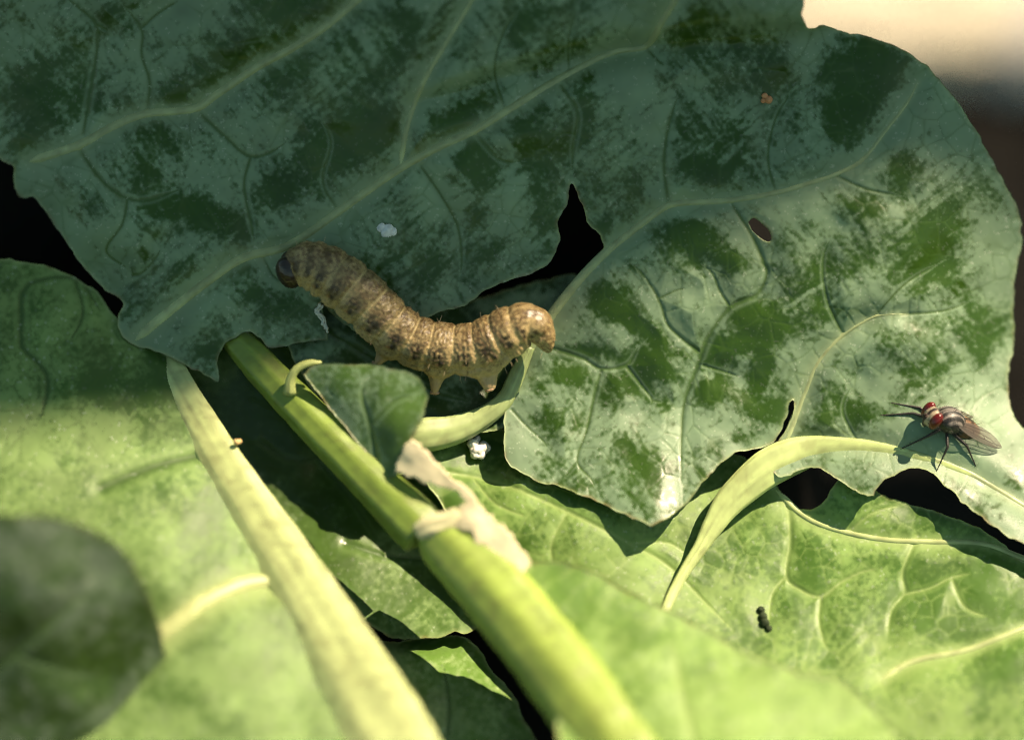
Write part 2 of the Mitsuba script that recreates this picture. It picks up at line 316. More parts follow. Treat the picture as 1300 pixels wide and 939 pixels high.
BIG_BLOTS = [(75, 95, 55, 60, 30, .3), (150, 30, 40, 30, 0, .2), (40, 150, 30, 60, 0, .25), (105, 130, 30, 40, 0, .2), (170, 205, 50, 45, -30, .35), (205, 125, 35, 22, 0, .25), (155, 125, 15, 18, 0, .2), (270, 85, 60, 28, 30, .3), (300, 25, 60, 25, 20, .15),
             (105, 255, 40, 25, -50, .25), (250, 268, 70, 20, -10, .35), (290, 285, 45, 22, -20, .3), (340, 250, 30, 20, 20, .15), (410, 90, 60, 70, 20, .25), (430, 190, 80, 30, 35, .3), (470, 60, 35, 70, 0, .15), (390, 10, 50, 20, 0, .25),
             (300, 340, 40, 20, 30, .25), (340, 385, 50, 22, -10, .3), (270, 430, 25, 30, 0, .25), (230, 340, 25, 12, 30, .2), (485, 160, 35, 30, 0, .15), (570, 160, 45, 18, 30, .3), (560, 60, 60, 50, 30, .3), (600, 225, 35, 45, 0, .45), (680, 190, 28, 60, 10, .3), (690, 260, 25, 30, 0, .2), (545, 330, 18, 24, 40, .25), (610, 320, 40, 20, 40, .2),
             (540, 360, 20, 14, 0, .25), (700, 20, 70, 50, 0, .25), (850, 30, 60, 40, 0, .2), (920, 40, 70, 40, 20, .2), (740, 150, 16, 40, 0, .2), (765, 300, 12, 30, -20, .4), (900, 185, 55, 50, 0, .42), (885, 225, 45, 20, 0, .3), (960, 180, 30, 30, 0, .2), (985, 95, 35, 20, 10, .3), (1100, 75, 60, 40, 20, .4), (1060, 120, 80, 35, 0, .35), (1080, 160, 40, 30, 0, .3),
             (1150, 210, 25, 25, 0, .35), (1000, 300, 40, 18, 20, .3), (900, 310, 60, 25, -30, .4), (870, 295, 40, 16, -10, .3), (930, 335, 25, 20, 0, .3), (1010, 345, 70, 25, 0, .2), (1090, 330, 70, 45, 0, .25), (1200, 320, 50, 60, 0, .25), (1080, 260, 40, 18, 0, .3), (1160, 420, 60, 25, 10, .2), (1250, 440, 30, 40, 0, .3),
             (775, 385, 45, 26, -20, .5), (810, 410, 40, 18, -30, .4), (735, 445, 30, 10, 0, .35), (820, 460, 38, 26, 0, .4), (790, 500, 22, 30, -40, .35), (960, 430, 60, 14, 20, .4), (945, 400, 35, 20, 20, .35), (965, 470, 16, 34, -20, .5), (925, 450, 25, 16, 0, .3), (900, 500, 16, 30, -50, .3), (1050, 395, 20, 12, 0, .2), (960, 520, 50, 15, -20, .3),
             (1090, 525, 40, 18, 0, .45), (1075, 550, 50, 8, 0, .3), (800, 570, 30, 25, 0, .3), (725, 480, 20, 12, 0, .3), (690, 530, 22, 15, 30, .35), (720, 545, 30, 20, 20, .25), (830, 590, 25, 20, 0, .25), (920, 560, 40, 10, 20, .25), (850, 540, 12, 30, 0, .2), (1055, 500, 25, 15, 0, .2)]
def big_tweak(x, y):
    # the soft fold across the upper part, and the left margin turning under
    a, b = mmxy([(525, 135)])[0], mmxy([(1030, 40)])[0]
    u = (b - a) / np.linalg.norm(b - a)
    s = (x - a[0]) * u[0] + (y - a[1]) * u[1]
    d = -(x - a[0]) * u[1] + (y - a[1]) * u[0] - 2.0 * np.sin(np.clip(s / np.linalg.norm(b - a), 0, 1) * np.pi)
    f = -2.6 * np.exp(-(d / np.where(d > 0, 1.3, 3.0)) ** 2) * sstep(-3, 6, s)
    return f
big = Leaf('cabbage_leaf', BIG, BIG_CTRL, BIG_VEINS, step=1.7, blots=BIG_BLOTS, seed=1, wax=0.66, tweak=big_tweak, streak=.31,
           holes=[[(950, 282), (957, 277), (968, 284), (979, 298), (977, 306), (967, 303), (955, 293)]])
tag('cabbage_leaf', 'huge bluish green waxy cabbage leaf with rubbed dark patches under the caterpillar and the fly', 'leaf')

def stalk(key, pts, label_part=None, col=(0.3, 0.36, 0.09), sides=28, flat=0.8, seed=0, streak=0.35, bsdf='rib_skin', ridges=0.05):
    """A fleshy stalk: rows (px, py, radius in tenths of mm, h of the axis)."""
    p = np.asarray(pts, float)
    q = np.hstack([mmxy(p[:, :2]), p[:, 2:3] / 10, p[:, 3:4]])
    q = spline(q, 0.4)
    C = at(q[:, 0], q[:, 1], q[:, 3])
    V, F = tube_mesh(C, q[:, 2], sides, flat)
    n = len(q)
    ang = np.append(np.tile(np.arange(sides) * 2 * np.pi / sides, n), [0, 0])
    ax = np.append(np.repeat(np.arange(n), sides), [0, n - 1])
    ctr = C[ax]
    bump = 1 + ridges * np.sin(ang * 7 + seed) + 0.12 * (meshkit.fbm(V / 3.0, 3, seed) - .5)
    V = ctr + (V - ctr) * bump[:, None]
    V, F = outward(V, F)
    st = meshkit.fbm(np.stack([np.cos(ang) * 4, np.sin(ang) * 4, ax * 0.03], -1), 3, seed + 2)[:, None]
    nn = meshkit.fbm(V / 1.1, 3, seed + 3)[:, None]
    scar = sstep(.60, .72, meshkit.fbm(V / [2.2, 1.4, 1.4], 3, seed + 5))[:, None] * .3
    c = np.array(col) * (1 + streak * 2 * (st - .5) + 0.7 * (nn - .5)) * (1 - scar) + np.array([.12, .11, .04]) * scar
    return put(key, (V * MM, F), bsdf, True, color=np.clip(c, .01, .9))

PALE = (0.36, 0.43, 0.17)
flare = []
for px, py, r in [(1250, 610, 2.5), (1200, 590, 4.5), (1150, 576, 7), (1100, 569, 11), (1060, 569, 15), (1028, 573, 20), (1000, 582, 24)]:
    q = mmxy([[px, py]])[0]
    flare.append((px, py, r, big.height(q[:1], q[1:])[0] - .017 * r))
stalk('cabbage_leaf__petiole', flare + [(972, 596, 24, .9), (943, 620, 21, 1.6), (921, 643, 17.5, 2.2), (903, 671, 13, 2.9), (889, 695, 9, 3.5), (868, 727, 7, 4.5), (852, 758, 6.5, 5.8), (840, 786, 5, 7.2), (832, 808, 2, 8.2)], col=PALE, seed=3, flat=.36, ridges=.04, streak=.4)
stalk('cabbage_leaf__petiole', [(672, 440, 7, -.4), (655, 478, 10, -.3), (640, 508, 11, -.2), (612, 530, 14, 0), (575, 545, 19, .6), (530, 553, 22, 1.5), (490, 560, 18, 1.5)], col=(0.27, 0.33, 0.14), seed=4, flat=.6)

# ---- the leaf under the caterpillar, in the gap
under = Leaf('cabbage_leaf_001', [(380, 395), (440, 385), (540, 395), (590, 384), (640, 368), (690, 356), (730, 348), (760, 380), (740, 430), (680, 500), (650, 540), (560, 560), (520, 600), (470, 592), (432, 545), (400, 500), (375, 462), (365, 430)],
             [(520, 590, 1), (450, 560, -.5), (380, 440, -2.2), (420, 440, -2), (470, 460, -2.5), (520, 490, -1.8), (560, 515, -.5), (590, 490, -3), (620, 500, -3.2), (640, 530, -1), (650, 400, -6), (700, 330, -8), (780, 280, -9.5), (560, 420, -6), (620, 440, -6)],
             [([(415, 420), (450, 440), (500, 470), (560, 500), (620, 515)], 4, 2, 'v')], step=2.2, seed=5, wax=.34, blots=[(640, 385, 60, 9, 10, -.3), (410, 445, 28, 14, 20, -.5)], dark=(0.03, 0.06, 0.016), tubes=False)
tag('cabbage_leaf_001', 'dark green leaf in the hollow right under the feet of the caterpillar', 'leaf')

# ---- bright leaf on the lower right
LOW = [(515, 575), (545, 552), (600, 545), (680, 545), (860, 560), (930, 575), (975, 600), (985, 617), (1003, 640), (1030, 646), (1048, 633), (1060, 614), (1075, 598), (1100, 606), (1120, 628), (1185, 648), (1240, 668), (1275, 692), (1300, 712), (1400, 740), (1400, 1010), (860, 1010), (770, 900), (690, 800), (610, 705), (560, 640)]
LOW_VEINS = [([(985, 622), (1020, 655), (1060, 672), (1120, 685), (1180, 688), (1245, 690), (1292, 706), (1340, 725)], 4.5, 4, 'rib'),
             ([(1120, 862), (1160, 840), (1223, 827), (1262, 813), (1330, 785)], 5, 4.5, 'rib'),
             ([(1000, 640), (1003, 685), (998, 731), (1015, 748), (1042, 757), (1069, 738), (1100, 724), (1142, 719)], 4, 2.5, 'v'), ([(998, 731), (980, 755), (975, 800)], 3.5, 2, 'v'), ([(1042, 757), (1040, 790), (1050, 830)], 3, 2, 'v'),
             ([(1165, 680), (1146, 723), (1148, 752), (1131, 777), (1125, 825)], 3.5, 2.5, 'v'), ([(1148, 754), (1181, 746), (1208, 733), (1240, 726)], 3, 2, 'v'), ([(1208, 733), (1225, 770), (1260, 785)], 2.5, 2, 'v'),
             ([(570, 600), (640, 615), (720, 650), (800, 690), (850, 720), (900, 770), (960, 830)], 4, 3, 'v'), ([(720, 650), (700, 690), (705, 730)], 3, 2, 'v'), ([(800, 690), (850, 690), (890, 720)], 3, 2, 'v'), ([(1080, 672), (1110, 650), (1150, 640)], 2.5, 2, 'v'), ([(600, 608), (630, 640), (680, 660)], 2.5, 2, 'v')]
low = Leaf('cabbage_leaf_002', LOW,
           [(515, 575, .5), (600, 560, -3), (640, 590, -2), (600, 620, 1.0), (660, 605, 1.4), (690, 620, 2.0), (720, 655, 4.4), (760, 560, -3), (780, 668, 4.8), (830, 690, 2.8), (800, 760, 6.0), (700, 760, 7.0), (900, 590, -3), (900, 700, 1.4), (1000, 640, -.6), (1040, 660, .6), (1060, 620, .2), (1110, 620, .4), (1150, 650, .6), (1150, 685, 2.2), (1250, 690, 2.2), (1300, 715, 2.6),
            (950, 780, 5), (1050, 760, 4.2), (1150, 760, 4.5), (1250, 790, 6.5), (900, 850, 11), (1100, 850, 9.5), (1300, 850, 10.5), (1300, 960, 18), (1000, 1000, 20), (700, 950, 17), (600, 850, 9), (1400, 1000, 21), (1400, 740, 3), (560, 700, 2)],
           LOW_VEINS, step=2.4, seed=11, wax=.45, dark=(0.052, 0.115, 0.014), bloom=(0.155, 0.25, 0.06), vein_dark=(0.21, 0.295, 0.09), pale=(0.36, 0.42, 0.18), rough=(.45, .6), quilt=.38, relief=.8, net=2.4)
tag('cabbage_leaf_002', 'bright sunlit green leaf with pale veins filling the lower right corner', 'leaf')

# ---- left leaf with its pale midrib
LEFTL = [(-140, 318), (-20, 326), (30, 332), (75, 343), (120, 368), (150, 405), (180, 432), (214, 452), (222, 475), (250, 540), (300, 620), (360, 720), (430, 820), (470, 900), (480, 1010), (-140, 1010)]
left = Leaf('cabbage_leaf_003', LEFTL,
            [(-100, 330, -4), (30, 340, -3.5), (27, 400, -.8), (110, 370, -3), (150, 420, -2.5), (100, 440, .5), (200, 465, -1.0), (220, 500, 1), (40, 480, 2.2), (120, 520, 3.5), (40, 600, 9), (140, 620, 9.5), (250, 600, 7), (200, 700, 14), (300, 700, 11), (60, 720, 13), (300, 800, 18), (400, 850, 18), (100, 850, 17), (-100, 850, 17), (200, 1000, 27), (450, 1000, 28), (-100, 600, 9)],
            [([(27, 440), (27, 400), (28, 374), (46, 357), (96, 354), (123, 388), (142, 415)], 4.5, 2, 'v'), ([(27, 440), (60, 480), (50, 540)], 4, 3, 'v'), ([(96, 354), (105, 400), (85, 440)], 3, 2, 'v'),
             ([(175, 825), (215, 800), (262, 765), (320, 742), (385, 745)], 15, 12, 'rib'), ([(130, 620), (200, 592), (285, 572)], 8, 6, 'v')],
            step=3.0, seed=17, wax=.56, dark=(0.045, 0.10, 0.014), bloom=(0.155, 0.24, 0.075), vein_dark=(0.04, 0.08, 0.015), pale=(0.42, 0.46, 0.2), quilt=.4, relief=.7, rough=(.5, .62),
            blots=[(110, 500, 90, 25, 0, .2), (60, 400, 30, 20, 0, -.15), (120, 385, 40, 20, 30, .2)])
tag('cabbage_leaf_003', 'broad leaf on the left turning from shade into sun with a thick cream midrib', 'leaf')
stalk('cabbage_leaf_003__midrib', [(196, 425, 14, -5), (212, 460, 18, -2), (228, 492, 20, .4), (252, 535, 23, 3.2), (290, 598, 26, 6.8), (335, 668, 31, 9.5), (380, 740, 37, 13), (425, 815, 43, 17), (480, 910, 50, 23), (520, 990, 52, 28)], col=(0.40, 0.45, 0.19), seed=6, flat=.32, ridges=.05, streak=.4)

# ---- leaf in front, lower left; its shade is deepened by darker skin colours
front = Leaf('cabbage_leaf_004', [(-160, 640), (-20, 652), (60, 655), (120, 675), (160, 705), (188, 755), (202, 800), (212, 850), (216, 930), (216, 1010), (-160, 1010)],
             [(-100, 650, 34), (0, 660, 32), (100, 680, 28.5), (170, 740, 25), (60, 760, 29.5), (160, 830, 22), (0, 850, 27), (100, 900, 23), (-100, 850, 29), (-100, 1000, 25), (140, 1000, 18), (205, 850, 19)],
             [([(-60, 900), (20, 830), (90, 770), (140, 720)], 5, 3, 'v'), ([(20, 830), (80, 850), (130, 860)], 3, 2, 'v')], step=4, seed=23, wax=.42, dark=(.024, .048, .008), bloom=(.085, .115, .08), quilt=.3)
tag('cabbage_leaf_004', 'dark leaf with shade put into its colour, curling up in front at the lower left corner', 'leaf')

# ---- dark leaf deep between the stalks, and the one below it
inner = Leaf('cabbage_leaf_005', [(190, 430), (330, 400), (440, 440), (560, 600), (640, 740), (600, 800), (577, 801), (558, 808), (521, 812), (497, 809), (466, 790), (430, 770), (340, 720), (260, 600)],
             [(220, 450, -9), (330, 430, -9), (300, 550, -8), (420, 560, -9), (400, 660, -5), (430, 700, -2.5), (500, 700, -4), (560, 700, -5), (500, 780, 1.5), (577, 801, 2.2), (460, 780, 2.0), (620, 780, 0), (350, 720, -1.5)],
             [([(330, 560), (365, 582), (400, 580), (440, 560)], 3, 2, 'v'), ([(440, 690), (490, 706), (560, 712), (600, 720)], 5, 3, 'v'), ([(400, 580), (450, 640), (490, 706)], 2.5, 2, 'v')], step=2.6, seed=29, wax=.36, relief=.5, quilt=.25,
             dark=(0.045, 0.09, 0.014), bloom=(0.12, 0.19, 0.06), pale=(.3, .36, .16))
tag('cabbage_leaf_005', 'dark green leaf deep in the gap between the two stalks with a lit lower edge', 'leaf')
deep = Leaf('cabbage_leaf_006', [(400, 760), (480, 812), (560, 806), (600, 815), (625, 850), (660, 900), (680, 1010), (380, 1010)],
            [(420, 790, -1), (500, 815, .5), (560, 810, .2), (620, 850, 2), (500, 860, 7), (600, 900, 8), (450, 950, 13), (640, 1000, 15)],
            [([(560, 990), (570, 900), (560, 830)], 4, 2, 'v')], step=3, seed=31, wax=.5, dark=(0.09, 0.17, 0.03), bloom=(0.23, 0.31, 0.13))
tag('cabbage_leaf_006', 'pale green leaf under the tip of the dark leaf at the bottom centre', 'leaf')

# ---- the green stalk that crosses the foreground, its torn flap and dry strip
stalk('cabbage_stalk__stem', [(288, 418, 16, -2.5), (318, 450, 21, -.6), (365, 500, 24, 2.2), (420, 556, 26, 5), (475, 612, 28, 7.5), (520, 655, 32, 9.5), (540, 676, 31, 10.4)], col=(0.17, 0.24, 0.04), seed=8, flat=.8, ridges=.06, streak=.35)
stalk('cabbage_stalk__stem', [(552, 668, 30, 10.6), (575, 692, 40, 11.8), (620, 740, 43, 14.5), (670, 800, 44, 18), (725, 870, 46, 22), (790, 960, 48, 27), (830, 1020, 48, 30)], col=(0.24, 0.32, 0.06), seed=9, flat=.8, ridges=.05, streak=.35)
stalk('cabbage_stalk__leaf_stub', [(368, 500, 9, 4.6), (369, 482, 6, 5.2), (377, 468, 5, 5.6), (392, 461, 4.5, 5.6), (408, 461, 3, 5.4)], col=(0.36, 0.4, 0.14), seed=10)
tag('cabbage_stalk', 'thick green leaf stalk with a broken node crossing the foreground diagonally', 'stalk')

flap = Leaf('torn_leaf', [(386, 474), (400, 462), (440, 461), (480, 463), (512, 470), (533, 480), (543, 500), (540, 522), (530, 545), (515, 575), (506, 600), (490, 605), (470, 580), (440, 545), (408, 505)],
            [(386, 474, 5.6), (440, 463, 6.6), (500, 468, 8), (555, 495, 9.5), (450, 510, 8), (420, 515, 6), (500, 540, 10.3), (535, 545, 10.5), (500, 600, 10), (460, 565, 8), (520, 500, 9.4)],
            [([(480, 590), (470, 540), (460, 500), (470, 470)], 3.5, 2, 'v'), ([(470, 540), (500, 510), (530, 500)], 3, 2, 'v')], step=2.4, seed=37, wax=.48, dark=(0.05, 0.10, 0.018), relief=.8)
tag('torn_leaf', 'small blurred torn leaf flap beside the stalk, just below the caterpillar', 'leaf')

def dry_paint(x, y, col):
    n = fb(x * .6 + y * .8, (y * .6 - x * .8) * .25, .5, 3, 5)[:, None]
    return np.array([.66, .58, .38]) * (.72 + .5 * n)
strip = Leaf('dry_leaf_strip', [(522, 556), (512, 570), (505, 582), (504, 598), (518, 603), (541, 611), (562, 617), (580, 624), (590, 636), (580, 648), (566, 663), (585, 672), (601, 681), (620, 698), (645, 721), (660, 727), (675, 719), (669, 707), (648, 677), (626, 660), (606, 634), (589, 615), (568, 602), (548, 579), (532, 561)],
     [(522, 556, 11.8), (505, 590, 11.2), (541, 600, 13), (580, 618, 13.4), (570, 655, 13.4), (600, 660, 15), (640, 695, 16), (660, 720, 16), (626, 665, 14.6)], step=1.8, seed=43, jag=.35, paint=dry_paint, quilt=0, relief=1.6, rough=(.75, .8), edge=.2, thick=1.0)
stalk('dry_leaf_strip__torn_end', [(528, 676, 8, 13.2), (545, 668, 13, 13.6), (566, 662, 12, 13.8), (582, 650, 7, 14)], col=(0.58, 0.54, 0.32), seed=13, flat=.5, bsdf='dry_skin', ridges=.15)
tag('dry_leaf_strip', 'cream coloured dry torn strip lying over the stalk node', 'dry leaf')

fore = Leaf('cabbage_leaf_007', [(640, 730), (665, 716), (700, 712), (745, 722), (800, 752), (850, 775), (895, 798), (940, 825), (1010, 852), (1090, 880), (1160, 1010), (760, 1010), (700, 850)],
            [(650, 735, 14.5), (700, 715, 14), (760, 735, 15), (850, 780, 17), (940, 830, 19), (1080, 880, 21), (720, 800, 18.5), (820, 850, 23), (950, 900, 26), (800, 1000, 32), (1100, 1000, 31)],
            [([(900, 1000), (870, 900), (850, 800)], 6, 4, 'v')], step=4, seed=41, wax=.5, dark=(0.075, 0.15, 0.02), bloom=(0.18, 0.28, 0.07), vein_dark=(.22, .31, .09), quilt=.2, rough=(.5, .6))
tag('cabbage_leaf_007', 'blurred bright leaf in the foreground at the bottom centre right of the thick stalk', 'leaf')

# ------------------------------------------------------------------ ground
def soil():
    g = np.concatenate([-np.geomspace(30, .16, 30), np.linspace(-.15, .15, 151), np.geomspace(.16, 30, 30)])
    gx, gy = np.meshgrid(g, g)
    x, y = gx.ravel(), gy.ravel()
    near = np.exp(-((x / .35) ** 2 + (y / .35) ** 2))
    # the bed's ridge carries the pile of leaves
    slope = 0.075 + y - 0.0185
    edge = sstep(.026, 0, x - np.interp(y, [.018, .045], [.030, .004])) * sstep(-.3, -.2, x) * sstep(0.066, 0.046, y) * sstep(-0.2, -0.11, y)
    z = np.maximum(0, np.minimum(slope, .112)) * edge
    p = np.stack([x, y, x * 0], -1)
    z = z + near * (0.008 * (meshkit.fbm(p / 0.02, 3, 3) - .5) + .004 * (meshkit.fbm(p / .005, 2, 4) - .5))
    n = len(g)
    i, j = np.meshgrid(np.arange(n - 1), np.arange(n - 1), indexing='ij')
    q = np.stack([i * n + j, i * n + j + 1, (i + 1) * n + j + 1, (i + 1) * n + j], -1).reshape(-1, 4)
    F = np.vstack([q[:, [0, 1, 2]], q[:, [0, 2, 3]]])
    put('soil', (np.stack([x, y, z], 1), F), 'soil_skin', True)
    labels['soil'] = {'kind': 'structure'}
soil()

def stone(key, c, r, seed, col, label):
    V, F = ellipsoid([0, 0, 0], [1, 1, 1], sub=5)
    V = np.sign(V) * np.abs(V) ** 0.8
    V = V * (1 + .35 * (meshkit.fbm(V * 1.3 + 9, 4, seed)[:, None] - .5)) * r + c
    cc = np.array(col) * (.75 + .5 * meshkit.fbm(V / .012, 3, seed + 1)[:, None])
    put(key, (V, F), 'stone_skin', True, color=cc)
    tag(key, label, 'stone')
stone('stone', np.array([0.062, 0.179, 0.002]), np.array([.046, .037, .016]), 3, (.48, .43, .34), 'pale cream stone on the soil behind the leaves, at the upper right')
stone('stone_001', np.array([0.100, 0.155, 0.002]), np.array([.027, .017, .013]), 8, (.47, .44, .40), 'greyish stone on the soil at the far right behind the leaf edge')

# ---- an added rail fence, out of view, put up to shade the upper leaves
def fence():
    e = mmxy([(1250, 330)])[0] - mmxy([(50, 690)])[0]; e = (e[0] * X + e[1] * U); e /= np.linalg.norm(e)
    r = e - e[2] / SUN[2] * SUN; r /= np.linalg.norm(r)
    mid = mmxy([(650, 445)])[0]
    c = (O + mid[0] * X + mid[1] * U) * MM + SUN * 0.95
    side = np.cross([0, 0, 1], r)
    def board(p, size, key, seed):
        b = trimesh.creation.box(extents=size); b = b.subdivide().subdivide().subdivide()
        v = np.array(b.vertices); v = v + .0012 * (meshkit.fbm(v * [3, 20, 20] + 5, 3, seed)[:, None] - .5)
        w = v[:, :1] * r + v[:, 1:2] * side + v[:, 2:] * [0, 0, 1] + p
        put(key, (w, b.faces), 'dry_skin', False, color=np.array([.33, .25, .17]) * (.6 + .8 * meshkit.fbm(v * [4, 60, 60], 3, seed)[:, None]))
    hgt = .213
    board(c + side * .0125 - np.array([0, 0, hgt / 2]) , (5.0, .025, hgt), 'added_rail_fence__rail', 1)
    for k, dx in enumerate((-1.9, 1.4)):
        p = c + r * dx + side * .05; p[2] = .5
        board(p, (.09, .07, 1.0), 'added_rail_fence__post', 3 + k)
    tag('added_rail_fence', 'added weathered wooden rail fence out of view, put up to shade the upper leaves', 'fence')
fence()

# ------------------------------------------------------------------ caterpillar
def caterpillar():
    K = 'caterpillar'
    rows = [(369, 337, 9, 1.6), (375, 335, 21, 2.1), (388, 335, 29, 2.6), (412, 343, 33, 2.9), (440, 362, 34, 3), (468, 386, 34, 2.8), (492, 410, 33, 2.4), (515, 427, 32.5, 2.0), (538, 437, 32.5, 1.8), (562, 442, 32.5, 1.8),
            (587, 443, 32, 2), (611, 440, 33, 2.4), (634, 428, 33, 3), (654, 417, 30.5, 3.8), (671, 411, 26, 4.2), (684, 417, 21, 4.2), (691, 429, 15, 3.9), (695, 440, 9, 3.5), (697, 446, 4, 3.2)]
    p = np.asarray(rows, float)
    q = spline(np.hstack([mmxy(p[:, :2]), p[:, 2:3] / 10, p[:, 3:4]]), 0.02)
    C = at(q[:, 0], q[:, 1], q[:, 3])
    arc = np.concatenate([[0], np.cumsum(np.linalg.norm(np.diff(C, axis=0), axis=1))])
    L = arc[-1]
    ns, nt = 430, 220
    s = np.linspace(0, L, ns)
    C = np.stack([np.interp(s, arc, C[:, k]) for k in range(3)], 1); R = np.interp(s, arc, q[:, 2]); qx = np.interp(s, arc, q[:, 0]) * 10 + 650
    t = np.gradient(C, axis=0)
    for _ in range(30): t[1:-1] = (t[:-2] + t[1:-1] + t[2:]) / 3
    t /= np.linalg.norm(t, axis=1, keepdims=True)
    dors = 0.80 * U + 0.6 * N
    b = dors - (t @ dors)[:, None] * t; b /= np.linalg.norm(b, axis=1, keepdims=True)      # back
    a = np.cross(b, t)                                                                     # the flank turned to the camera
    if (a[ns // 2] @ N) < 0: a = -a
    th = np.linspace(-np.pi, np.pi, nt, endpoint=False)                                    # 0 = camera flank, +pi/2 = back
    S, TH = np.meshgrid(s, th, indexing='ij')
    RR = np.repeat(R[:, None], nt, 1)
    # segments
    bx = np.array([379, 392, 406, 424, 446, 470, 494, 519, 545, 578, 608, 637, 658, 675, 688])
    mono = np.maximum.accumulate(qx)
    sb = np.interp(bx, mono, s)
    seg = np.interp(S, sb, np.arange(len(sb)))
    fr = seg - np.floor(seg)
    dB = np.min(np.abs(S[..., None] - sb), -1)
    pts = np.stack([S, RR * TH, S * 0], -1)
    prof = 1 - 0.06 * np.exp(-(dB / 0.38) ** 2) + 0.02 * np.sin(fr * np.pi)
    ann = 0.007 * np.sin(fr * 2 * np.pi * 4 + 3 * (meshkit.fbm(pts / 1.5, 2, 12) - .5)) * sstep(0, 1, np.sin(TH + .6) + .8)
    fold = 0.06 * np.exp(-((TH + 0.62) / .16) ** 2) * (0.5 + .5 * np.sin(fr * np.pi)) - .04 * np.exp(-((TH + 0.32) / .12) ** 2)    # skin fold below the breathing holes
    rough = 0.07 * (meshkit.fbm(pts / .9, 3, 2) - .5) + 0.055 * (meshkit.fbm(pts / .3, 2, 5) - .5)
    RR = RR * (prof + ann + fold + rough)
    # the stubby prolegs grow out of the belly
    feet = []
    for px, thk, ln, sw in [(507, -1.02, 1.1, .85), (559, -1.10, 1.6, 1.0), (608, -1.02, 1.55, 1.0), (572, -2.2, 1.6, 1.0), (630, -2.2, 1.6, 1.0)]:
        sk = np.interp(px, mono, s)
        d2 = ((S - sk) / sw) ** 2 + ((TH - thk) * 3.2 / sw) ** 2
        RR = RR + 0.5 * ln * np.exp(-d2 / 2.0) + 1.15 * ln * np.exp(-(d2 / .34) ** 1.5)
        feet.append((sk, thk))
    V = C[:, None] + RR[..., None] * (np.cos(TH)[..., None] * a[:, None] + np.sin(TH)[..., None] * b[:, None])
    i, j = np.meshgrid(np.arange(ns - 1), np.arange(nt), indexing='ij')
    qd = np.stack([i * nt + j, i * nt + (j + 1) % nt, (i + 1) * nt + (j + 1) % nt, (i + 1) * nt + j], -1).reshape(-1, 4)
    F = np.vstack([qd[:, [0, 1, 2]], qd[:, [0, 2, 3]]])
    k = np.arange(nt); k1 = (k + 1) % nt
    F = np.vstack([F, np.stack([k1, k, k * 0 + ns * nt], 1), np.stack([(ns - 1) * nt + k, (ns - 1) * nt + k1, k * 0 + ns * nt + 1], 1)])
    Vf = np.vstack([V.reshape(-1, 3), C[0], C[-1]])
    Vf, F = outward(Vf, F)
    # colours
    tan, yel, brn, blk = np.array([.365, .27, .125]), np.array([.50, .38, .18]), np.array([.095, .056, .022]), np.array([.02, .014, .01])
    n1 = meshkit.fbm(pts / 1.6, 3, 8); n2 = meshkit.fbm(pts / .27, 3, 9); n3 = meshkit.fbm(pts / .16, 2, 10)
    back = sstep(-.1, 1.3, TH) * (np.abs(TH) < np.pi * .99)
    mixb = np.clip(0.42 * back + 1.35 * (n2 - .5) + .9 * (n1 - .45) + 1.3 * (n3 - .5) + .16, 0, 1)[..., None]
    col = tan * (1 - mixb) + brn * mixb
    low = (sstep(-.15, -.75, TH) * .55 * sstep(.3, .65, n1 * .5 + n2 * .5))[..., None]
    col = col * (1 - low) + yel * low
    sad = (np.exp(-((TH - .35) / .33) ** 2) * sstep(.15, .3, fr) * sstep(.85, .6, fr) * 1.0 * sstep(.28, .52, n2 * .6 + n1 * .4))[..., None]   # dark smudge above each breathing hole
    col = col * (1 - sad) + brn * .4 * sad
    ln = (np.exp(-(dB / .13) ** 2) * sstep(-.2, .3, TH) * sstep(2.3, 1.6, TH) * .8 * ((S > sb[3]) & (S < sb[12])))[..., None]
    col = col * (1 - ln) + yel * 1.15 * ln
    for m in range(2, 14):
        sk = sb[m] * .45 + sb[min(m + 1, 14)] * .55
        d2 = ((S - sk) / .40) ** 2 + ((TH - .02) * 3.3 / .46) ** 2
        w = np.exp(-d2 ** 2)[..., None]
        col = col * (1 - w) + blk * w
        w = np.exp(-(((S - sk + .45) / .22) ** 2 + ((TH + .08) * 3.3 / .2) ** 2))[..., None] * .6
        col = col * (1 - w) + np.array([.30, .11, .03]) * w
        for ds, tt in [(-.5, .8), (.5, .7), (-.4, 1.35), (.45, 1.3), (0, -.45)]:
            w = np.exp(-(((S - sk - ds) / .12) ** 2 + ((TH - tt) * 3.3 / .12) ** 2) ** 2)[..., None] * .7
            col = col * (1 - w) + blk * w
    w = (sstep(2.2, .8, S) * .45)[..., None]
    col = col * (1 - w) + brn * .7 * w
    for sk, thk in feet:
        w = (np.exp(-((S - sk) / .5) ** 2 - ((TH - thk) * 3.2 / .6) ** 2) * .6)[..., None]
        col = col * (1 - w) + np.array([.42, .28, .17]) * w
    cf = np.vstack([col.reshape(-1, 3), brn, tan])
    put(K + '__body', (Vf * MM, F), 'caterpillar_skin', True, color=np.clip(cf, .005, .9))
    # feet with their gripping pads
    for sk, thk in feet[:3]:
        ii = int(round(sk / L * (ns - 1))); jj = int(np.argmin(np.abs(th - thk)))
        d = V[ii, jj] - C[ii]; d /= np.linalg.norm(d)
        e1 = t[ii]; e2 = np.cross(d, e1)
        v, f = ellipsoid(V[ii, jj] - d * .12, [.62, .55, .28], [e1, e2, d], 3)
        v = v + (meshkit.fbm(v / .3, 2, 3)[:, None] - .5) * .18
        put(K + '__foot', (v * MM, f), 'caterpillar_skin', True, color=np.tile([.42, .26, .16], (len(v), 1)) * (.7 + .6 * meshkit.fbm(v / .25, 2, 4)[:, None]))
    # head tucked down at the left end, dark and shiny
    parts = []
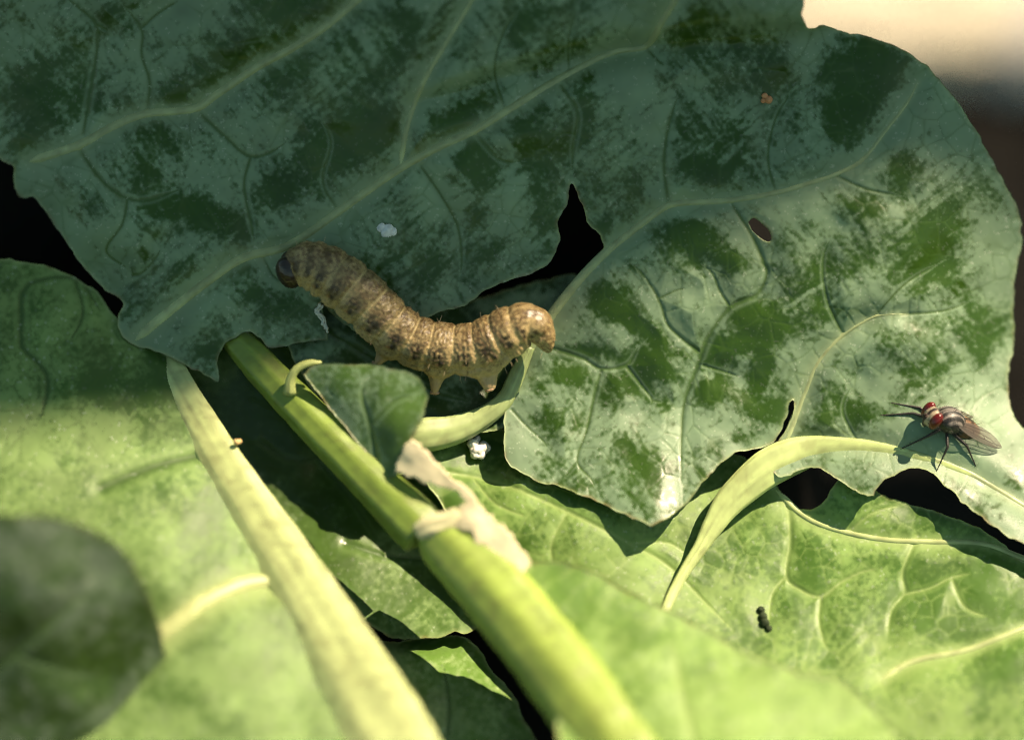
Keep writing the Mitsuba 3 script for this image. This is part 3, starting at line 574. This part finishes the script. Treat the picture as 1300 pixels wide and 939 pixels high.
    hc = at(*mmxy([[370, 342]])[0], 2.3)
    ax = -t[10]; dn = -b[10]; sd = np.cross(ax, dn)
    parts.append(ellipsoid(hc + sd * .75, [1.6, 2.2, 1.5], [ax, dn, sd], 4)); parts.append(ellipsoid(hc - sd * .75, [1.6, 2.2, 1.5], [ax, dn, sd], 4))
    parts.append(ellipsoid(hc + ax * .7 + dn * 1.2, [.7, .7, 1.0], [ax, dn, sd], 3))
    v, f = join(parts)
    v = v + (meshkit.fbm(v / .5, 2, 6)[:, None] - .5) * .15
    put(K + '__head', (v * MM, f), 'head_skin', True, color=np.array([.022, .013, .009]) * (.5 + 1.2 * meshkit.fbm(v / .6, 2, 5)[:, None]))
    # short bristles
    rng = np.random.default_rng(5); hairs = []
    for _ in range(90):
        ii, jj = rng.integers(12, ns - 6), rng.integers(int(nt * .35), int(nt * .85))
        d = V[ii, jj] - C[ii]; d /= np.linalg.norm(d)
        d = d + rng.normal(0, .25, 3); d /= np.linalg.norm(d)
        ln_ = rng.uniform(.5, 1.1)
        hairs.append(tube_mesh(np.array([V[ii, jj] - d * .1, V[ii, jj] + d * ln_ * .5, V[ii, jj] + d * ln_ + rng.normal(0, .06, 3)]), [.03, .024, .008], 4))
    v, f = join(hairs)
    put(K + '__bristles', (v * MM, f), 'caterpillar_skin', True, color=np.tile([.42, .33, .2], (len(v), 1)))
    labels[K + '__bristles'] = {'kind': 'stuff'}
    labels[K + '__head'] = {'label': 'dark shiny head tucked down'}
    tag(K, 'plump brown mottled caterpillar with dark side spots lying across the big leaf', 'caterpillar')
caterpillar()

# ------------------------------------------------------------------ fly
def fly():
    K = 'fly'
    fwd = -0.80 * X + 0.22 * U + 0.56 * N; fwd /= np.linalg.norm(fwd)
    up = 0.50 * X + 0.75 * U + 0.42 * N
    up = up - (up @ fwd) * fwd; up /= np.linalg.norm(up)
    lat = np.cross(up, fwd)
    def on_leaf(px, py, lift=0.0):
        q = mmxy([[px, py]])[0]
        return at(q[0], q[1], big.height(q[:1], q[1:])[0] + lift)
    A = np.stack([fwd, lat, up]); SC = 1.4
    base = on_leaf(1205, 533, 1.6) - 2.35 * SC * up
    W = lambda p: (np.asarray(p, float) * SC) @ A + base
    def E(c, r, sub=4, tilt=0.0):
        v, f = ellipsoid([0, 0, 0], r, sub=sub)
        ct, st = math.cos(tilt), math.sin(tilt)
        v = v @ np.array([[ct, 0, st], [0, 1, 0], [-st, 0, ct]]) + np.asarray(c)
        return v, f
    # body: abdomen, thorax, neck and head in one skin
    import manifold3d as m3
    def man(vf):
        return m3.Manifold(m3.Mesh(np.asarray(vf[0], np.float32), np.asarray(vf[1], np.uint32)))
    pieces = [E((0, 0, 2.35), (1.5, 1.36, 1.2)), E((-.95, 0, 2.7), (.6, .75, .55)), E((-2.2, 0, 1.95), (1.75, 1.2, 1.02), tilt=.18), E((1.45, 0, 2.2), (.5, .45, .45)), E((1.95, 0, 2.15), (.66, 1.12, .95)), E((2.25, 0, 1.95), (.45, .5, .7)), E((2.2, 0, 1.35), (.28, .3, .35), sub=3)]
    body = man(pieces[0])
    for p in pieces[1:]: body = body + man(p)
    body = body.refine_to_length(.11)
    mm_ = body.to_mesh(); tm = trimesh.Trimesh(mm_.vert_properties[:, :3], mm_.tri_verts, process=True)
    trimesh.smoothing.filter_taubin(tm, iterations=8)
    v, f = np.array(tm.vertices), np.array(tm.faces)
    x, y, z = v.T
    n = meshkit.fbm(v / .25, 3, 3)
    col = np.tile([.018, .016, .016], (len(v), 1)) * (.5 + n[:, None])
    th = (x > -1.5) & (x < 1.5) & (z > 1.9)
    st = sstep(.35, .65, .5 + .5 * np.cos((np.abs(y) - .12) * 2 * np.pi / .52) - .22) * sstep(2.3, 2.7, z) * th * sstep(-1.6, -1.2, x) * (.55 + .7 * n)
    col = col * (1 - st[:, None]) + np.array([.19, .165, .15]) * st[:, None]
    sd = sstep(.55, .7, n) * (x > -1.4) * (x < 1.5) * (z < 2.6) * .6
    col = col * (1 - sd[:, None]) + np.array([.18, .15, .12]) * sd[:, None]
    ab = sstep(-1.2, -1.5, x)
    band = .5 + .5 * np.sin(x * 5.2 + 1)
    abc = np.array([.15, .075, .035])[None] * (1 - .7 * sstep(.45, .9, band)[:, None]) * (.6 + .8 * n[:, None])
    abc = abc * (1 - sstep(.25, .1, np.abs(y))[:, None] * .8)
    col = col * (1 - ab[:, None]) + abc * ab[:, None]
    fc = sstep(1.85, 2.1, x) * sstep(1.25, 1.5, z)
    col = col * (1 - fc[:, None]) + np.array([.40, .32, .22]) * (.5 + .7 * n[:, None]) * fc[:, None]
    fr = fc * sstep(.22, .12, np.abs(y))
    col = col * (1 - fr[:, None]) + np.array([.03, .02, .02]) * fr[:, None]
    put(K + '__body', (W(v) * MM, f), 'fly_skin', True, color=np.clip(col, .003, .9))
    for s in (-1, 1):
        v, f = ellipsoid([0, 0, 0], [.54, .50, .88], sub=4)
        v = v @ np.array([[math.cos(.5 * s), math.sin(.5 * s), 0], [-math.sin(.5 * s), math.cos(.5 * s), 0], [0, 0, 1]]) + [2.06, s * .80, 2.3]
        put(K + '__eye', (W(v) * MM, f), 'head_skin', True, color=np.array([.11, .008, .007]) * (.6 + .7 * meshkit.fbm(v / .2, 2, 3)[:, None]))
    # wings: membrane with veins
    for s in (-1, 1):
        o = np.array([(0, 0), (.5, .42), (1.6, .62), (3.0, .60), (4.3, .42), (5.0, .02), (4.9, -.35), (4.2, -.85), (3.0, -1.15), (1.8, -1.05), (.8, -.7), (.2, -.3)])
        ring = spline(np.vstack([o, o[:1]]), .12)[:-1]
        pl = Polygon(ring).buffer(0)
        g = np.stack(np.meshgrid(np.arange(0, 5.2, .15), np.arange(-1.3, .8, .15)), -1).reshape(-1, 2)
        g = g[shapely.contains_xy(pl.buffer(-.06), g[:, 0], g[:, 1])]
        pts = np.vstack([ring, g]); tr = Delaunay(pts).simplices; ce = pts[tr].mean(1); tr = tr[shapely.contains_xy(pl, ce[:, 0], ce[:, 1])]
        r0 = np.array([-.15, s * 1.0, 2.75]); d1 = np.array([-.95, s * .30, -.06]); d1 /= np.linalg.norm(d1)
        d2 = np.array([.38, s * .85, -.30]); d2 = d2 - (d2 @ d1) * d1; d2 /= np.linalg.norm(d2)
        d3 = np.cross(d1, d2)
        wv = lambda p: r0 + p[:, :1] * d1 + p[:, 1:2] * d2 + (.10 * np.sin(p[:, :1] * .8) - .12 * p[:, 1:2] ** 2) * d3
        key = put(K + '__wing', (W(wv(pts)) * MM, tr), 'wing_skin', True)
        vs = []
        for vn in [[(0, .05), (.5, .40), (1.6, .60), (3.0, .58), (4.3, .40), (5.0, 0)], [(.1, 0), (1.5, .25), (3.2, .3), (4.7, .25)], [(.1, -.05), (1.5, 0), (3, 0), (4.9, -.1)], [(.1, -.1), (1.4, -.35), (2.8, -.45), (3.9, -.3), (4.6, .1)], [(.1, -.15), (1.1, -.6), (2.2, -.8), (3.6, -.95)], [(1.9, 0), (1.9, -.4)], [(3.2, -.05), (3.0, -.45)]]:
            q = spline(np.array(vn, float), .15)
            vs.append(tube_mesh(W(wv(q)), np.full(len(q), .035 * SC), 5))
        v, f = join(vs)
        put(key + '__wing_veins', (v * MM, f), 'fly_skin', True, color=np.tile([.035, .025, .02], (len(v), 1)))
    # six jointed legs
    feet = [((.75, .6, 1.6), (1143, 570), .9), ((.1, .75, 1.5), (1189, 598), 1.5), ((-.7, .65, 1.5), (1239, 592), 1.3), ((.75, -.6, 1.6), (1117, 527), 1.0), ((.3, -.7, 1.6), (1131, 511), 1.1), ((-.7, -.65, 1.5), (1236, 553), 1.2)]
    for s in (1,):
        for hip, ft, bow in feet:
            p0, p3 = W(hip), on_leaf(*ft, .06)
            side = lat * np.sign(hip[1])
            p1 = p0 + .42 * (p3 - p0) + (up * .45 + side * .35) * bow * .8 * SC
            p2 = p0 + .74 * (p3 - p0) + (up * .16 + side * .12) * bow * SC
            loc = [p0, p1, p2, p3]
            R4 = np.array([.13, .12, .065, .035]) * SC
            pp, rr = [], []
            for k in range(3):
                tt = np.linspace(0, 1, 9)[: 9 if k == 2 else 8]
                bul = [.24, .0, .0][k]
                pp.append(loc[k] + tt[:, None] * (loc[k + 1] - loc[k])); rr.append((R4[k] + (R4[k + 1] - R4[k]) * tt) * (1 + bul * np.sin(tt * np.pi)))
            pp, rr = np.vstack(pp), np.concatenate(rr)
            ps = [outward(*tube_mesh(pp, rr, 10))]
            v, f = join(ps)
            rng = np.random.default_rng(3); hs = []
            for _ in range(34):
                ii = rng.integers(3, len(pp) - 1); dd = rng.normal(0, 1, 3); dd /= np.linalg.norm(dd)
                hs.append(tube_mesh(np.array([pp[ii], pp[ii] + dd * (rr[ii] + .22)]), [.022, .008], 4))
            v, f = join([(v, f)] + hs)
            put(K + '__leg', (v * MM, f), 'fly_skin', True, color=np.tile([.02, .016, .014], (len(v), 1)))
    # bristles on back and head, antennae
    rng = np.random.default_rng(9); hs = []
    tmn = trimesh.Trimesh(np.array(tm.vertices), np.array(tm.faces), process=False)
    P, fi = trimesh.sample.sample_surface(tmn, 260, seed=4)
    for p, nrm in zip(P, tmn.face_normals[fi]):
        if p[2] < 1.6: continue
        d = nrm + np.array([-.8, 0, .1]); d /= np.linalg.norm(d)
        ln_ = rng.uniform(.25, .6)
        hs.append(tube_mesh(W(np.array([p, p + d * ln_])), [.028, .008], 4))
    v, f = join(hs)
    put(K + '__bristles', (v * MM, f), 'fly_skin', True, color=np.tile([.015, .013, .012], (len(v), 1)))
    labels[K + '__bristles'] = {'kind': 'stuff'}
    for s in (-1, 1):
        v, f = outward(*tube_mesh(W(np.array([(2.6, s * .12, 2.25), (2.78, s * .16, 2.1), (2.8, s * .17, 1.75)])), np.array([.08, .11, .06]) * SC, 8))
        put(K + '__antenna', (v * MM, f), 'fly_skin', True, color=np.tile([.05, .03, .02], (len(v), 1)))
    for k in ('eye', 'eye_001'): labels[K + '__' + k] = {'label': 'dark red compound eye'}
    tag(K, 'black and grey striped fly with red eyes standing on the sunlit leaf edge', 'fly')
fly()

# ------------------------------------------------------------------ crumbs and droppings
def crumb(key, spots, lf, col, label, cat, lift=0.0, seed=0):
    ps = []
    for k, (px, py, r) in enumerate(spots):
        q = mmxy([[px, py]])[0]
        h = lf.height(q[:1], q[1:])[0] + r / 10 * .7 + lift
        v, f = ellipsoid([0, 0, 0], [r / 10] * 3, sub=3)
        v = v * (1 + .7 * (meshkit.fbm(v * 1.2 + k * 5, 3, seed + k)[:, None] - .5)) + at(q[0], q[1], h)
        ps.append((v, f))
    v, f = join(ps)
    put(key, (v * MM, f), 'crumb_skin', True, color=np.tile(np.asarray(col, float), (len(v), 1)) * (.8 + .4 * meshkit.fbm(v / .5, 2, seed)[:, None]))
    tag(key, label, cat)
crumb('white_crumb', [(485, 290, 6), (492, 293, 8), (499, 294, 5), (488, 296, 5)], big, (.62, .64, .64), 'small white crumb on the leaf just above the caterpillar', 'crumb', seed=2)
crumb('white_crumb_001', [(601, 563, 8), (606, 571, 9), (614, 568, 8), (604, 576, 7), (611, 577, 6), (606, 557, 4)], low, (.8, .76, .68), 'white lumpy crumb below the caterpillar beside the pale petiole', 'crumb', lift=.6, seed=4)
crumb('orange_speck', [(971, 122, 4), (976, 127, 5), (969, 128, 3)], big, (.5, .24, .12), 'tiny orange speck on the leaf left of the round leaf edge', 'speck', seed=6)
crumb('tan_crumb', [(300, 561, 4), (304, 560, 3)], left, (.55, .38, .17), 'tiny tan crumb on the edge of the cream midrib', 'crumb', lift=3.2, seed=7)
crumb('dark_frass', [(966, 774, 5), (969, 782, 6), (971, 790, 6), (976, 797, 4)], low, (.03, .045, .02), 'dark frass pellet on the sunlit leaf at the lower right', 'frass', seed=8)

def thread(key, pts, lf, r, col, label):
    p = np.asarray(pts, float); q = spline(mmxy(p), .1)
    rng = np.random.default_rng(4)
    ps = []
    for k in range(4):
        j = q + (np.stack([fb(q[:, 0], q[:, 1], .5, 2, 60 + k), fb(q[:, 0], q[:, 1], .5, 2, 70 + k)], 1) - .5) * 1.1
        h = lf.height(j[:, 0], j[:, 1]) + .25 + .3 * rng.random()
        ps.append(tube_mesh(at(j[:, 0], j[:, 1], h), np.full(len(j), r) * (.5 + fb(j[:, 0], j[:, 1], .4, 2, k)), 6))
    v, f = join(ps)
    put(key, (v * MM, f), 'crumb_skin', True, color=np.tile(np.asarray(col, float), (len(v), 1)))
    tag(key, label, 'thread')
thread('silk_thread', [(408, 386), (405, 396), (411, 408), (415, 420)], big, .14, (.55, .56, .5), 'whitish silk thread on the torn leaf edge left of the caterpillar')
